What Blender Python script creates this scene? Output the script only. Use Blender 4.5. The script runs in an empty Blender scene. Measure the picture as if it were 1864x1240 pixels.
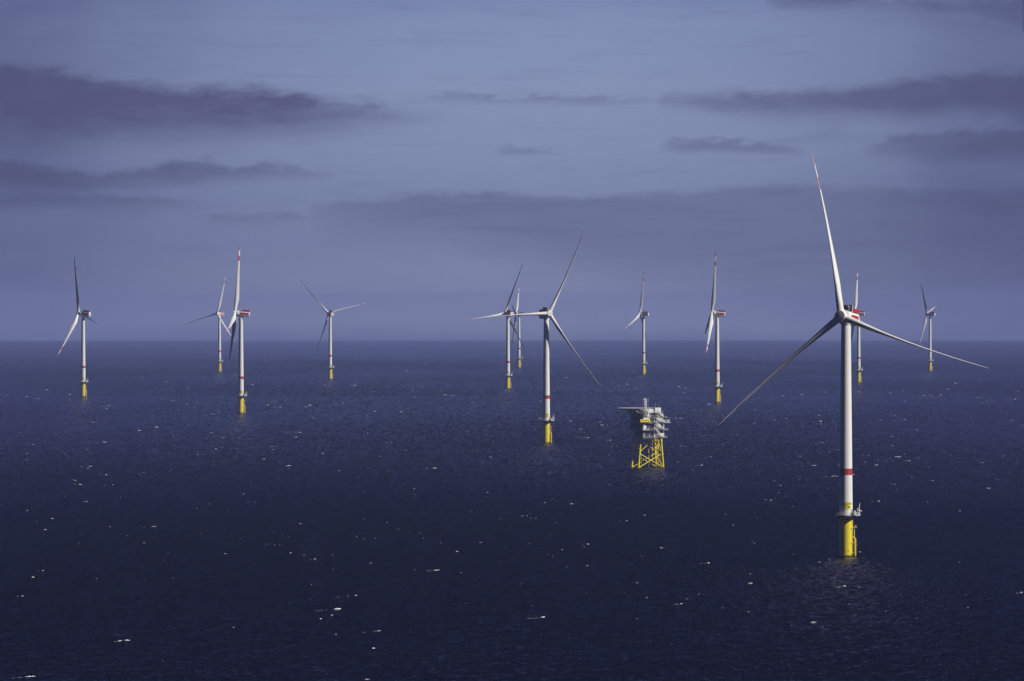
import bpy, bmesh, math, random
import numpy as np
from mathutils import Matrix, Vector

C = bpy.context.scene.collection
PI = math.pi
R_EARTH = 7.43e6          # effective radius (with refraction): the sea really curves away to its horizon
CAM_H = 113.8             # camera height above the sea, m

# ------------------------------------------------------------------ camera
cam_d = bpy.data.cameras.new('camera')
cam = bpy.data.objects.new('camera', cam_d)
C.objects.link(cam)
bpy.context.scene.camera = cam
FPX = 11000.0             # focal length in pixels of a 1864 px wide frame
cam_d.sensor_width = 36.0
cam_d.sensor_fit = 'HORIZONTAL'
cam_d.lens = 36.0 * FPX / 1864.0
cam_d.clip_start = 1.0
cam_d.clip_end = 200000.0
cam.location = (0, 0, CAM_H)
cam.rotation_euler = (PI / 2 - math.atan(61.2 / FPX), 0, 0)

# ------------------------------------------------------------------ sun, exposure
SUN_AZ = math.radians(70.5)      # to the right of the line from the farm back to the camera
SUN_EL = math.radians(36)
s_dir = Vector((math.sin(SUN_AZ) * math.cos(SUN_EL), -math.cos(SUN_AZ) * math.cos(SUN_EL), math.sin(SUN_EL)))
sun_d = bpy.data.lights.new('sun', 'SUN')
sun_d.energy = 4.6
sun_d.angle = math.radians(0.5)
sun_d.color = (1.0, 0.955, 0.88)
sun = bpy.data.objects.new('sun', sun_d)
C.objects.link(sun)
sun.rotation_euler = s_dir.to_track_quat('Z', 'Y').to_euler()
sc = bpy.context.scene
sc.view_settings.view_transform = 'Standard'
sc.view_settings.look = 'None'
sc.view_settings.exposure = 0.0
sc.view_settings.gamma = 1.0
sc.render.engine = 'CYCLES'
sc.cycles.max_bounces = 6
sc.cycles.volume_bounces = 1
sc.cycles.use_denoising = True
sc.cycles.caustics_reflective = False

# ------------------------------------------------------------------ node helpers
class NT:
    """Small builder for node trees."""
    def __init__(self, tree):
        self.t = tree
        self.n = tree.nodes
        self.l = tree.links
    def new(self, kind, **kw):
        n = self.n.new(kind)
        for k, v in kw.items():
            setattr(n, k, v)
        return n
    def put(self, sock, v):
        if hasattr(v, 'is_output'):
            self.l.new(v, sock)
        elif v is not None:
            sock.default_value = v
    def math(self, op, a, b=None, c=None, clamp=False):
        n = self.new('ShaderNodeMath', operation=op, use_clamp=clamp)
        self.put(n.inputs[0], a)
        if b is not None: self.put(n.inputs[1], b)
        if c is not None: self.put(n.inputs[2], c)
        return n.outputs[0]
    def smooth(self, v, a, b, lo=0.0, hi=1.0):
        n = self.new('ShaderNodeMapRange', interpolation_type='SMOOTHSTEP')
        self.put(n.inputs[0], v)
        n.inputs[1].default_value = a; n.inputs[2].default_value = b
        n.inputs[3].default_value = lo; n.inputs[4].default_value = hi
        return n.outputs[0]
    def mix(self, f, a, b, mode='MIX'):
        n = self.new('ShaderNodeMix', data_type='RGBA', blend_type=mode)
        self.put(n.inputs[0], f); self.put(n.inputs[6], a); self.put(n.inputs[7], b)
        return n.outputs[2]
    def ramp(self, v, stops, interp='EASE'):
        n = self.new('ShaderNodeValToRGB')
        cr = n.color_ramp; cr.interpolation = interp
        while len(cr.elements) < len(stops): cr.elements.new(0.5)
        for e, (p, col) in zip(cr.elements, stops):
            e.position = p; e.color = (*col, 1)
        self.put(n.inputs[0], v)
        return n.outputs[0]
    def curve(self, v, pts):
        n = self.new('ShaderNodeFloatCurve')
        cv = n.mapping.curves[0]
        while len(cv.points) < len(pts): cv.points.new(0.5, 0.5)
        for p, (x, y) in zip(cv.points, pts): p.location = (x, y)
        n.mapping.update()
        self.put(n.inputs['Value'], v)
        return n.outputs[0]
    def noise(self, vec, scale, detail=4, rough=0.55, dist=0.0):
        n = self.new('ShaderNodeTexNoise')
        self.put(n.inputs['Vector'], vec)
        n.inputs['Scale'].default_value = scale
        n.inputs['Detail'].default_value = detail
        n.inputs['Roughness'].default_value = rough
        n.inputs['Distortion'].default_value = dist
        return n.outputs[0]
    def combine(self, x, y, z):
        n = self.new('ShaderNodeCombineXYZ')
        for i, v in enumerate((x, y, z)): self.put(n.inputs[i], v)
        return n.outputs[0]

def srgb(r, g, b):
    f = lambda c: (c / 255 / 12.92) if c / 255 <= 0.04045 else ((c / 255 + 0.055) / 1.055) ** 2.4
    return (f(r), f(g), f(b))

# ------------------------------------------------------------------ sky: Nishita, a hazy low band and banks of cloud, all by direction
world = bpy.data.worlds.new('World')
bpy.context.scene.world = world
world.use_nodes = True
wt = NT(world.node_tree)
wt.n.clear()
w_out = wt.new('ShaderNodeOutputWorld')
w_bg = wt.new('ShaderNodeBackground')
w_bg.inputs['Strength'].default_value = 0.1
wt.l.new(w_bg.outputs[0], w_out.inputs[0])
sky = wt.new('ShaderNodeTexSky', sky_type='NISHITA')
sky.sun_disc = False
sky.sun_elevation = SUN_EL
sky.sun_rotation = PI - SUN_AZ
sky.altitude = 100
sky.air_density = 1.0
sky.dust_density = 0.6
sky.ozone_density = 3.0
tc = wt.new('ShaderNodeTexCoord')
sep = wt.new('ShaderNodeSeparateXYZ')
wt.l.new(tc.outputs['Generated'], sep.inputs[0])
DEG = 180 / PI
az = wt.math('MULTIPLY', wt.math('ARCTAN2', sep.outputs[0], sep.outputs[1]), DEG)     # degrees, 0 = north (+Y)
el = wt.math('MULTIPLY', wt.math('ARCSINE', sep.outputs[2]), DEG)
az01 = wt.math('MULTIPLY_ADD', az, 1 / 12.0, 0.5, clamp=True)                          # -6..6 deg -> 0..1
K = DEG / FPX
def A(x): return ((x - 932) * K) / 12.0 + 0.5
def E(y): return (559 - y) * K

nv = wt.combine(az, wt.math('MULTIPLY', el, 2.6), 0.0)
n_big = wt.noise(nv, 0.55, 5, 0.55, 0.3)
n_mid = wt.noise(nv, 2.6, 5, 0.6, 0.35)
n_fin = wt.noise(wt.combine(az, wt.math('MULTIPLY', el, 1.7), 3.7), 9.0, 6, 0.65, 0.5)
edge = wt.math('ADD', wt.math('MULTIPLY_ADD', n_mid, 0.30, -0.15), wt.math('MULTIPLY_ADD', n_fin, 0.11, -0.055))
n_str = wt.noise(wt.combine(wt.math('MULTIPLY', az, 0.8), wt.math('MULTIPLY', el, 7.0), 8.1), 1.1, 6, 0.62, 0.6)      # long thin streaks
low = wt.math('MULTIPLY_ADD', n_big, 0.5, -0.25)

SKY_STOPS = [(-0.45, srgb(70, 74, 98)), (-0.32, srgb(80, 84, 108)), (-0.16, srgb(140, 147, 172)), (0.10, srgb(134, 142, 171)), (0.60, srgb(121, 131, 166)), (1.05, srgb(123, 135, 171)),
             (1.5, srgb(130, 143, 178)), (2.1, srgb(134, 148, 184)), (2.7, srgb(130, 144, 182)), (3.1, srgb(112, 125, 168)), (4.0, srgb(22, 24, 48)), (5.4, srgb(9, 10, 22))]
e01 = wt.math('MULTIPLY_ADD', wt.math('ADD', el, wt.math('MULTIPLY', low, 0.5)), 1 / 6.0, 0.5 / 6.0, clamp=True)
band = wt.ramp(e01, [((e + 0.5) / 6.0, c) for e, c in SKY_STOPS], 'LINEAR')
band = wt.mix(wt.math('MULTIPLY_ADD', n_mid, 0.22, -0.02), band, (*srgb(146, 158, 191), 1))
CLOUD = (*srgb(78, 79, 115), 1)

def bank(col, top, amp, bottom, wtop, wbot, rough=1.0, strength=1.0, tint=CLOUD):
    """One bank of cloud: a fairly crisp billowed top, a soft underside, fading at its ends. top / amp: (x, value) stops."""
    f = lambda y: (E(y) + 1) / 5.0
    tcv = wt.math('MULTIPLY_ADD', wt.curve(az01, [(A(x), f(y)) for x, y in top]), 5.0, -1.0)
    bcv = wt.math('MULTIPLY_ADD', wt.curve(az01, [(A(x), f(y)) for x, y in bottom]), 5.0, -1.0)
    acv = wt.curve(az01, [(A(x), v) for x, v in amp])
    e1 = wt.math('MULTIPLY', edge, rough)
    t = wt.smooth(wt.math('SUBTRACT', wt.math('ADD', tcv, e1), el), 0.0, wtop * K)
    b = wt.smooth(wt.math('SUBTRACT', wt.math('ADD', el, wt.math('MULTIPLY', low, 0.6)), bcv), -wbot * K * 0.55, wbot * K * 0.45)
    m = wt.math('MULTIPLY', wt.math('MULTIPLY', t, b), acv)
    m = wt.math('MULTIPLY', m, wt.math('MULTIPLY_ADD', n_mid, 0.6, 0.62))
    m = wt.math('MULTIPLY', m, wt.math('MULTIPLY_ADD', n_str, 0.8, 0.72), clamp=True)
    m = wt.math('MULTIPLY', m, strength)
    return wt.mix(m, col, tint)

# vignette worked into the sky colour: both sides darkened to grey-violet, middle left brighter
vignette = wt.curve(az01, [(0.0, 1.0), (A(0), 0.90), (A(250), 0.50), (A(600), 0.15), (A(950), 0.03), (A(1250), 0.10), (A(1560), 0.36), (A(1864), 0.94), (1.0, 1.0)])
col = wt.mix(wt.math('MULTIPLY', vignette, wt.math('MULTIPLY_ADD', n_big, 0.7, 0.5)), band, (*srgb(80, 86, 128), 1))
col = wt.mix(wt.math('MULTIPLY', wt.smooth(n_str, 0.50, 0.78), 0.22), col, (*srgb(88, 93, 134), 1))
# wide faint sheet low across the right
col = bank(col, [(500, 372), (640, 358), (860, 340), (1000, 350), (1200, 344), (1400, 329), (1600, 335), (1864, 336)],
           [(560, 0.0), (680, 0.55), (900, 0.62), (1300, 0.5), (1600, 0.5), (1864, 0.6)], [(600, 410), (900, 440), (1300, 540), (1864, 610)], 20, 120, 0.55, 0.74)
# upper left bank
col = bank(col, [(-200, 108), (0, 107), (100, 112), (150, 124), (300, 143), (480, 148), (600, 168), (700, 178), (800, 190)],
           [(-200, 1.0), (150, 1.0), (420, 0.95), (560, 0.88), (700, 0.7), (790, 0.3), (860, 0.0)], [(-200, 250), (0, 246), (420, 236), (700, 206), (860, 196)], 34, 100, 0.7, 0.86)
# upper right bank
col = bank(col, [(1180, 164), (1240, 157), (1400, 156), (1600, 141), (1700, 127), (1864, 119), (2050, 115)],
           [(1190, 0.0), (1250, 0.7), (1400, 0.85), (1600, 0.95), (1864, 1.0)], [(1180, 186), (1300, 196), (1864, 204)], 30, 60, 0.45, 0.72)
# left middle streaks
col = bank(col, [(-200, 272), (0, 276), (90, 300), (250, 303), (300, 288), (370, 281), (420, 296), (500, 294), (600, 314)],
           [(-200, 0.95), (0, 0.9), (150, 0.85), (400, 0.75), (520, 0.7), (620, 0.0)], [(-200, 335), (150, 335), (350, 330), (600, 318)], 18, 34, 0.8, 0.72)
col = bank(col, [(-200, 345), (0, 347), (200, 348), (360, 362)], [(-200, 0.9), (0, 0.8), (250, 0.6), (390, 0.0)], [(-200, 375), (400, 372)], 16, 34, 0.6, 0.6)
col = bank(col, [(360, 392), (440, 384), (580, 392)], [(370, 0.0), (430, 0.6), (520, 0.6), (590, 0.0)], [(360, 403), (600, 403)], 12, 20, 0.7, 0.5)
# thin wisps
col = bank(col, [(740, 174), (830, 164), (900, 172), (1000, 170), (1150, 168), (1250, 172)], [(720, 0.0), (840, 0.5), (1000, 0.65), (1120, 0.5), (1230, 0.0)], [(720, 186), (1250, 184)], 14, 24, 0.8, 0.55)
col = bank(col, [(1190, 262), (1250, 250), (1330, 251), (1440, 262)], [(1200, 0.0), (1260, 0.8), (1380, 0.75), (1470, 0.0)], [(1190, 274), (1470, 276)], 14, 20, 1.0, 0.5)
col = bank(col, [(890, 270), (940, 264), (1050, 283)], [(895, 0.0), (930, 0.7), (1000, 0.6), (1060, 0.0)], [(890, 277), (1060, 286)], 10, 14, 0.8, 0.4)
col = bank(col, [(1560, 262), (1650, 240), (1750, 236), (1864, 230), (2000, 230)], [(1570, 0.0), (1660, 0.75), (1864, 0.85)], [(1560, 280), (1864, 288)], 16, 40, 0.9, 0.6)
col = bank(col, [(1300, -30), (1560, -20), (1700, 0), (1864, -10)], [(1390, 0.0), (1500, 0.8), (1700, 0.5), (1864, 0.7)], [(1380, 8), (1600, 12), (1864, 50)], 20, 30, 1.2, 0.7)
# high sky: darker Nishita overhead
tint = wt.mix(1.0, sky.outputs[0], (0.032, 0.032, 0.060, 1), 'MULTIPLY')
scaled = wt.mix(1.0, col, (10.0, 10.0, 10.0, 1), 'MULTIPLY')       # the background strength is 0.1
for nd in (scaled.node, tint.node):
    nd.clamp_result = False
up = wt.smooth(el, 4.0, 9.0)
final = wt.mix(up, scaled, tint)
wt.l.new(final, w_bg.inputs['Color'])

# ------------------------------------------------------------------ materials
def material(name):
    m = bpy.data.materials.new(name)
    m.use_nodes = True
    t = NT(m.node_tree)
    return m, t, m.node_tree.nodes['Principled BSDF']

def paint(name, colour, rough=0.4, dirt=0.12, dirt_col=(0.25, 0.22, 0.18), scale=0.6, streak=True, metallic=0.0):
    m, t, p = material(name)
    g = t.new('ShaderNodeTexCoord').outputs['Object']
    if streak:
        mp = t.new('ShaderNodeMapping'); mp.inputs['Scale'].default_value = (1.6, 1.6, 0.10)
        t.l.new(g, mp.inputs[0]); g2 = mp.outputs[0]
    else:
        g2 = g
    n1 = t.noise(g2, scale, 5, 0.6)
    n2 = t.noise(g, scale * 3.1, 4, 0.6)
    f = t.math('MULTIPLY', t.smooth(n1, 0.45, 0.8), dirt * 2.2, clamp=True)
    c = t.mix(f, (*colour, 1), (*[a * b for a, b in zip(colour, (0.72, 0.70, 0.66))], 1))
    c = t.mix(t.math('MULTIPLY', t.smooth(n2, 0.6, 0.85), dirt, clamp=True), c, (*dirt_col, 1))
    t.l.new(c, p.inputs['Base Color'])
    t.l.new(t.math('MULTIPLY_ADD', n2, 0.2, rough - 0.1), p.inputs['Roughness'])
    p.inputs['Metallic'].default_value = metallic
    return m

M_WHITE = paint('white_tower_paint', (0.84, 0.84, 0.81), 0.38, 0.06)
M_BLADE = paint('white_blade_paint', (0.83, 0.83, 0.81), 0.35, 0.06, streak=False, scale=0.25)
M_RED = paint('red_marking_paint', (0.44, 0.035, 0.028), 0.42, 0.10, (0.3, 0.06, 0.05))
M_DARKRED = paint('red_mesh_panel', (0.42, 0.025, 0.025), 0.5, 0.12, (0.2, 0.03, 0.03), streak=False)
M_YELLOW = paint('yellow_foundation_paint', (0.86, 0.72, 0.010), 0.42, 0.07, (0.30, 0.16, 0.03))
M_YELSIGN = paint('yellow_sign_panel', (0.86, 0.72, 0.02), 0.4, 0.05, streak=False)
M_YELLIGHT = paint('pale_yellow_fender', (0.80, 0.62, 0.16), 0.45, 0.16, (0.3, 0.2, 0.08))
M_GALV = paint('galvanised_steel', (0.50, 0.51, 0.52), 0.45, 0.15, (0.2, 0.2, 0.2), streak=False, scale=1.4)
M_DARK = paint('dark_steel', (0.045, 0.045, 0.05), 0.5, 0.15, (0.02, 0.02, 0.02), streak=False)
M_GREY = paint('grey_steel', (0.26, 0.27, 0.29), 0.5, 0.2, (0.1, 0.09, 0.08), streak=False)
M_TOPW = paint('white_cabin_paint', (0.88, 0.88, 0.86), 0.45, 0.08, (0.3, 0.25, 0.2), scale=0.9)
M_MODULE = paint('dark_grey_module', (0.11, 0.115, 0.125), 0.55, 0.2, (0.05, 0.05, 0.05), scale=0.8)
M_INK = paint('black_lettering', (0.03, 0.025, 0.02), 0.5, 0.02, streak=False)
M_WEED = paint('weed_darkened_splash_zone', (0.10, 0.085, 0.02), 0.5, 0.5, (0.03, 0.04, 0.015), streak=False, scale=1.2)

# ------------------------------------------------------------------ mesh builder
class MB:
    def __init__(self):
        self.v = []; self.f = []; self.mi = []; self.sm = []
    def add(self, vs, fs, mi=0, smooth=False):
        o = len(self.v)
        self.v.extend([tuple(p) for p in vs])
        for f in fs:
            self.f.append([i + o for i in f]); self.mi.append(mi); self.sm.append(smooth)
    def box(self, c, s, mi=0, rot=0.0):
        cx, cy, cz = c; hx, hy, hz = s[0] / 2, s[1] / 2, s[2] / 2
        co, si = math.cos(rot), math.sin(rot)
        vs = []
        for z in (-hz, hz):
            for x, y in ((-hx, -hy), (hx, -hy), (hx, hy), (-hx, hy)):
                vs.append((cx + x * co - y * si, cy + x * si + y * co, cz + z))
        self.add(vs, [(0, 3, 2, 1), (4, 5, 6, 7), (0, 1, 5, 4), (1, 2, 6, 5), (2, 3, 7, 6), (3, 0, 4, 7)], mi)
    def tube(self, a, b, r, n=8, r2=None, mi=0, caps=True):
        a, b = Vector(a), Vector(b)
        r2 = r if r2 is None else r2
        d = (b - a).normalized()
        u = d.orthogonal().normalized(); w = d.cross(u)
        vs = []
        for p, rr in ((a, r), (b, r2)):
            for i in range(n):
                t = 2 * PI * i / n
                vs.append(p + rr * (math.cos(t) * u + math.sin(t) * w))
        self.add(vs, [(i, (i + 1) % n, n + (i + 1) % n, n + i) for i in range(n)], mi, True)
        if caps:
            self.add(vs[:n], [tuple(reversed(range(n)))], mi)
            self.add(vs[n:], [tuple(range(n))], mi)
    def lathe(self, prof, n=48, axis='Z', smooth=True, mis=None, cap0=True, cap1=True):
        """prof: (radius, height) pairs turned about Z (or about -Y)."""
        vs = []
        for r, h in prof:
            for i in range(n):
                t = 2 * PI * i / n
                if axis == 'Z': vs.append((r * math.cos(t), r * math.sin(t), h))
                else: vs.append((r * math.cos(t), -h, r * math.sin(t)))
        for k in range(len(prof) - 1):
            fs = [(k * n + i, k * n + (i + 1) % n, (k + 1) * n + (i + 1) % n, (k + 1) * n + i) for i in range(n)]
            o = len(self.v)
            self.f += [[j + o for j in f] for f in fs]
            self.mi += [mis[k] if mis else 0] * n
            self.sm += [smooth] * n
        o = len(self.v)
        self.v.extend(vs)
        m0 = mis[0] if mis else 0; m1 = mis[-1] if mis else 0
        if cap0: self.f.append([o + i for i in reversed(range(n))]); self.mi.append(m0); self.sm.append(False)
        if cap1:
            b = o + (len(prof) - 1) * n
            self.f.append([b + i for i in range(n)]); self.mi.append(m1); self.sm.append(False)
    def mesh(self, name, mats):
        me = bpy.data.meshes.new(name)
        me.from_pydata(self.v, [], self.f)
        for m in (mats if isinstance(mats, (list, tuple)) else [mats]): me.materials.append(m)
        me.polygons.foreach_set('material_index', self.mi)
        me.polygons.foreach_set('use_smooth', self.sm)
        me.update()
        return me
    def build(self, name, mats, parent=None, loc=(0, 0, 0), sharp=None):
        me = self.mesh(name, mats)
        bm = bmesh.new(); bm.from_mesh(me)
        bmesh.ops.remove_doubles(bm, verts=bm.verts, dist=1e-4)
        bmesh.ops.recalc_face_normals(bm, faces=bm.faces)
        for e in bm.edges:
            if len(e.link_faces) == 2 and e.calc_face_angle(0) > math.radians(sharp or 38): e.smooth = False
        bm.to_mesh(me); bm.free()
        o = bpy.data.objects.new(name, me)
        C.objects.link(o)
        o.location = loc
        if parent: o.parent = parent
        return o

def empty(name, label, cat, loc, rotz=0.0, group=None):
    o = bpy.data.objects.new(name, None)
    C.objects.link(o)
    o.empty_display_size = 5
    o.location = loc; o.rotation_euler = (0, 0, rotz)
    o['label'] = label; o['category'] = cat
    if group: o['group'] = group
    return o

def text_mesh(body, height):
    """Flat lettering in the XZ plane, centred, as (verts, faces)."""
    cu = bpy.data.curves.new('lettering_outline', 'FONT')
    cu.body = body; cu.size = height * 1.38; cu.align_x = 'CENTER'; cu.align_y = 'CENTER'
    cu.offset = 0.012 * height
    cu.resolution_u = 3
    o = bpy.data.objects.new('lettering_outline', cu)
    C.objects.link(o)
    dg = bpy.context.evaluated_depsgraph_get()
    me = bpy.data.meshes.new_from_object(o.evaluated_get(dg))
    vs = [(v.co.x, v.co.y) for v in me.vertices]
    fs = [tuple(p.vertices) for p in me.polygons]
    bpy.data.objects.remove(o); bpy.data.curves.remove(cu); bpy.data.meshes.remove(me)
    return vs, fs

# ------------------------------------------------------------------ wave field (a wind sea, summed spectrum)
NW = 512; LW = 320.0
rng = np.random.default_rng(7)
def wave_tile(seed, wind, wdir, hs):
    g = np.random.default_rng(seed)
    k1 = np.fft.fftfreq(NW, LW / NW) * 2 * np.pi
    kx, ky = np.meshgrid(k1, k1, indexing='ij')
    k = np.hypot(kx, ky); k[0, 0] = 1e-6
    Lp = wind * wind / 9.81
    P = np.exp(-1 / (k * Lp) ** 2) / k ** 3.4
    c = (kx * np.cos(wdir) + ky * np.sin(wdir)) / k
    P *= 0.25 + 0.75 * np.maximum(c, 0) ** 2 + 0.1 * np.abs(c)
    P *= np.exp(-(k * 0.45) ** 2)
    P[0, 0] = 0
    h = np.fft.ifft2(np.sqrt(P) * (g.normal(size=k.shape) + 1j * g.normal(size=k.shape))).real
    h *= hs / 4 / h.std()
    h = h + 0.30 * (h * np.abs(h)) / (h.std() * 2)          # peakier crests
    return h
WDIR = math.radians(-38)
tile_a = wave_tile(3, 5.6, WDIR, 0.80)
tile_b = wave_tile(11, 3.8, WDIR + 0.5, 0.80)
def sample(tile, x, y, L):
    u = (x / L * NW) % NW; v = (y / L * NW) % NW
    i = np.floor(u).astype(int); j = np.floor(v).astype(int)
    fu = u - i; fv = v - j
    i %= NW; j %= NW
    i1 = (i + 1) % NW; j1 = (j + 1) % NW
    return (tile[i, j] * (1 - fu) * (1 - fv) + tile[i1, j] * fu * (1 - fv) + tile[i, j1] * (1 - fu) * fv + tile[i1, j1] * fu * fv)
def wave_h(x, y):
    ca, sa = math.cos(0.61), math.sin(0.61)
    gust = 0.82 + 0.25 * np.sin(x / 173.0 + 1.3 * np.sin(y / 690.0)) * np.sin(y / 811.0 + 0.8)
    return gust * (sample(tile_a, x, y, LW) + sample(tile_b, x * ca - y * sa, x * sa + y * ca, LW * 0.73))
def drop(d2): return -d2 / (2 * R_EARTH)

# ------------------------------------------------------------------ the sea: one curved sheet out past its horizon
def build_sea():
    dense = np.radians(np.linspace(-5.6, 5.6, 800))
    rest = np.radians(np.concatenate([np.linspace(6.0, 12, 10), np.linspace(15, 345, 67), np.linspace(348, 354, 10)]))
    azs = np.concatenate([dense, rest])
    rs = [4.0, 40, 120, 300, 600, 900, 1200]
    r = 1500.0
    while r < 44000:
        rs.append(r)
        if r < 1780: r += 6
        elif r < 3200: r += 1.15
        elif r < 8000: r += 1.15 + (r - 3200) * 0.0022
        elif r < 21000: r += 8.0
        else: r += 30 + (r - 21000) * 0.04
    rs = np.array(rs)
    A_, R_ = np.meshgrid(azs, rs, indexing='xy')
    jit = rng.normal(size=A_.shape) * 0.0
    X = R_ * np.sin(A_); Y = R_ * np.cos(A_)
    nd = len(dense)
    fade = np.clip((18500 - R_) / 5000, 0, 1) * np.clip((R_ - 1400) / 200, 0, 1)
    H = np.zeros_like(X)
    H[:, :nd] = (wave_h(X[:, :nd], Y[:, :nd]) * fade[:, :nd])
    Z = H + drop(R_ ** 2)
    nr, na = X.shape
    co = np.stack([X, Y, Z], -1).reshape(-1, 3).astype(np.float32)
    i = np.arange(nr - 1)[:, None] * na; j = np.arange(na)[None, :]; j1 = (j + 1) % na
    quads = np.stack([i + j, i + na + j, i + na + j1, i + j1], -1).reshape(-1, 4).astype(np.int32)
    # inner cap under the camera
    nq = len(quads)
    loops = np.concatenate([quads.ravel(), np.arange(na, dtype=np.int32)])
    starts = np.concatenate([np.arange(nq) * 4, [nq * 4]]).astype(np.int32)
    totals = np.concatenate([np.full(nq, 4), [na]]).astype(np.int32)
    me = bpy.data.meshes.new('sea')
    me.vertices.add(len(co)); me.vertices.foreach_set('co', co.ravel())
    me.loops.add(len(loops)); me.loops.foreach_set('vertex_index', loops)
    me.polygons.add(len(starts)); me.polygons.foreach_set('loop_start', starts)
    me.polygons.foreach_set('use_smooth', np.ones(len(starts), dtype=bool))
    me.update(calc_edges=True)
    o = bpy.data.objects.new('sea', me)
    C.objects.link(o)
    o['kind'] = 'structure'
    m, t, p = material('deep_sea_water')
    pos = t.new('ShaderNodeNewGeometry').outputs['Position']
    mp = t.new('ShaderNodeMapping'); mp.inputs['Rotation'].default_value = (0, 0, math.radians(38)); mp.inputs['Scale'].default_value = (1.0, 0.45, 1)
    t.l.new(pos, mp.inputs[0])
    n1 = t.noise(mp.outputs[0], 0.55, 4, 0.6)
    mp2 = t.new('ShaderNodeMapping'); mp2.inputs['Scale'].default_value = (1.0, 0.3, 1)
    t.l.new(pos, mp2.inputs[0])
    n2 = t.noise(mp2.outputs[0], 0.011, 4, 0.6)
    b = t.new('ShaderNodeBump'); b.inputs['Strength'].default_value = 1.0; b.inputs['Distance'].default_value = 0.45
    t.l.new(n1, b.inputs['Height'])
    # navy water body under a Fresnel-weighted gloss, its dark blue tint dimming the reflections
    t.n.remove(p)
    df = t.new('ShaderNodeBsdfDiffuse'); gl = t.new('ShaderNodeBsdfGlossy'); mx = t.new('ShaderNodeMixShader'); fr = t.new('ShaderNodeFresnel')
    t.l.new(t.mix(n2, (0.0010, 0.0010, 0.0040, 1), (0.0018, 0.0019, 0.0062, 1)), df.inputs['Color'])
    gl.inputs['Color'].default_value = (0.24, 0.25, 0.40, 1)
    t.l.new(t.math('MULTIPLY_ADD', n2, 0.05, 0.035), gl.inputs['Roughness'])
    fr.inputs['IOR'].default_value = 1.09
    for nd in (df, gl, fr): t.l.new(b.outputs[0], nd.inputs['Normal'])
    t.l.new(fr.outputs[0], mx.inputs[0]); t.l.new(df.outputs[0], mx.inputs[1]); t.l.new(gl.outputs[0], mx.inputs[2])
    t.l.new(mx.outputs[0], m.node_tree.nodes['Material Output'].inputs['Surface'])
    me.materials.append(m)
    return o
build_sea()

# ------------------------------------------------------------------ haze
def build_haze():
    b = MB()
    b.box((0, 0, 40), (92000, 92000, 320))
    o = b.build('haze', [], None)
    o['kind'] = 'stuff'; o['label'] = 'thin blue sea haze over the whole wind farm'
    m = bpy.data.materials.new('sea_air')
    m.use_nodes = True
    t = NT(m.node_tree); t.n.clear()
    out = t.new('ShaderNodeOutputMaterial')
    v = t.new('ShaderNodeVolumePrincipled')
    v.inputs['Color'].default_value = (0.345, 0.415, 0.83, 1)
    v.inputs['Density'].default_value = 3.05e-5
    v.inputs['Anisotropy'].default_value = -0.12
    t.l.new(v.outputs[0], out.inputs['Volume'])
    o.data.materials.append(m)
build_haze()

# ------------------------------------------------------------------ wind turbine
HUB_H = 110.0; OVER = 6.5; TILT = math.radians(6); CONE = math.radians(2.5); TIP_R = 77.0; PREBEND = 3.5

def tower_mesh():
    b = MB()
    zs = [19.0, 25, 31, 37.3, 40.3, 48, 58, 68, 78, 88, 96, 102, 106.3]
    def r(z): return 3.08 - 0.92 * max(0.0, (z - 19) / 87.3) ** 1.12
    prof = []; mis = []
    for k, z in enumerate(zs):
        prof.append((r(z), z))
        if k < len(zs) - 1: mis.append(1 if zs[k] == 37.3 else 0)
    b.lathe(prof, 64, mis=mis)
    for z in (48, 78):                               # bolted section joints
        b.lathe([(r(z) + 0.005, z - 0.12), (r(z) + 0.035, z - 0.1), (r(z) + 0.035, z + 0.1), (r(z) + 0.005, z + 0.12)], 64, cap0=False, cap1=False)
    return b

def foundation_mesh():
    b = MB()
    b.lathe([(3.15, -6), (3.15, 0.85), (3.16, 0.86), (3.16, 17.9), (3.3, 18.0), (3.3, 18.55), (3.16, 18.56), (3.14, 18.9)], 64, mis=[1, 1, 0, 2, 2, 2, 2])  # dark ring at the top: the platform's shadow put into the colour
    for z in (0.6, 12.2):
        b.lathe([(3.16, z), (3.2, z + 0.03), (3.2, z + 0.2), (3.16, z + 0.23)], 64, cap0=False, cap1=False)
    return b

def on_cyl(ang, rad, z): return (rad * math.sin(ang), -rad * math.cos(ang), z)   # ang 0 faces the viewer's side (-Y), + to the right

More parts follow.
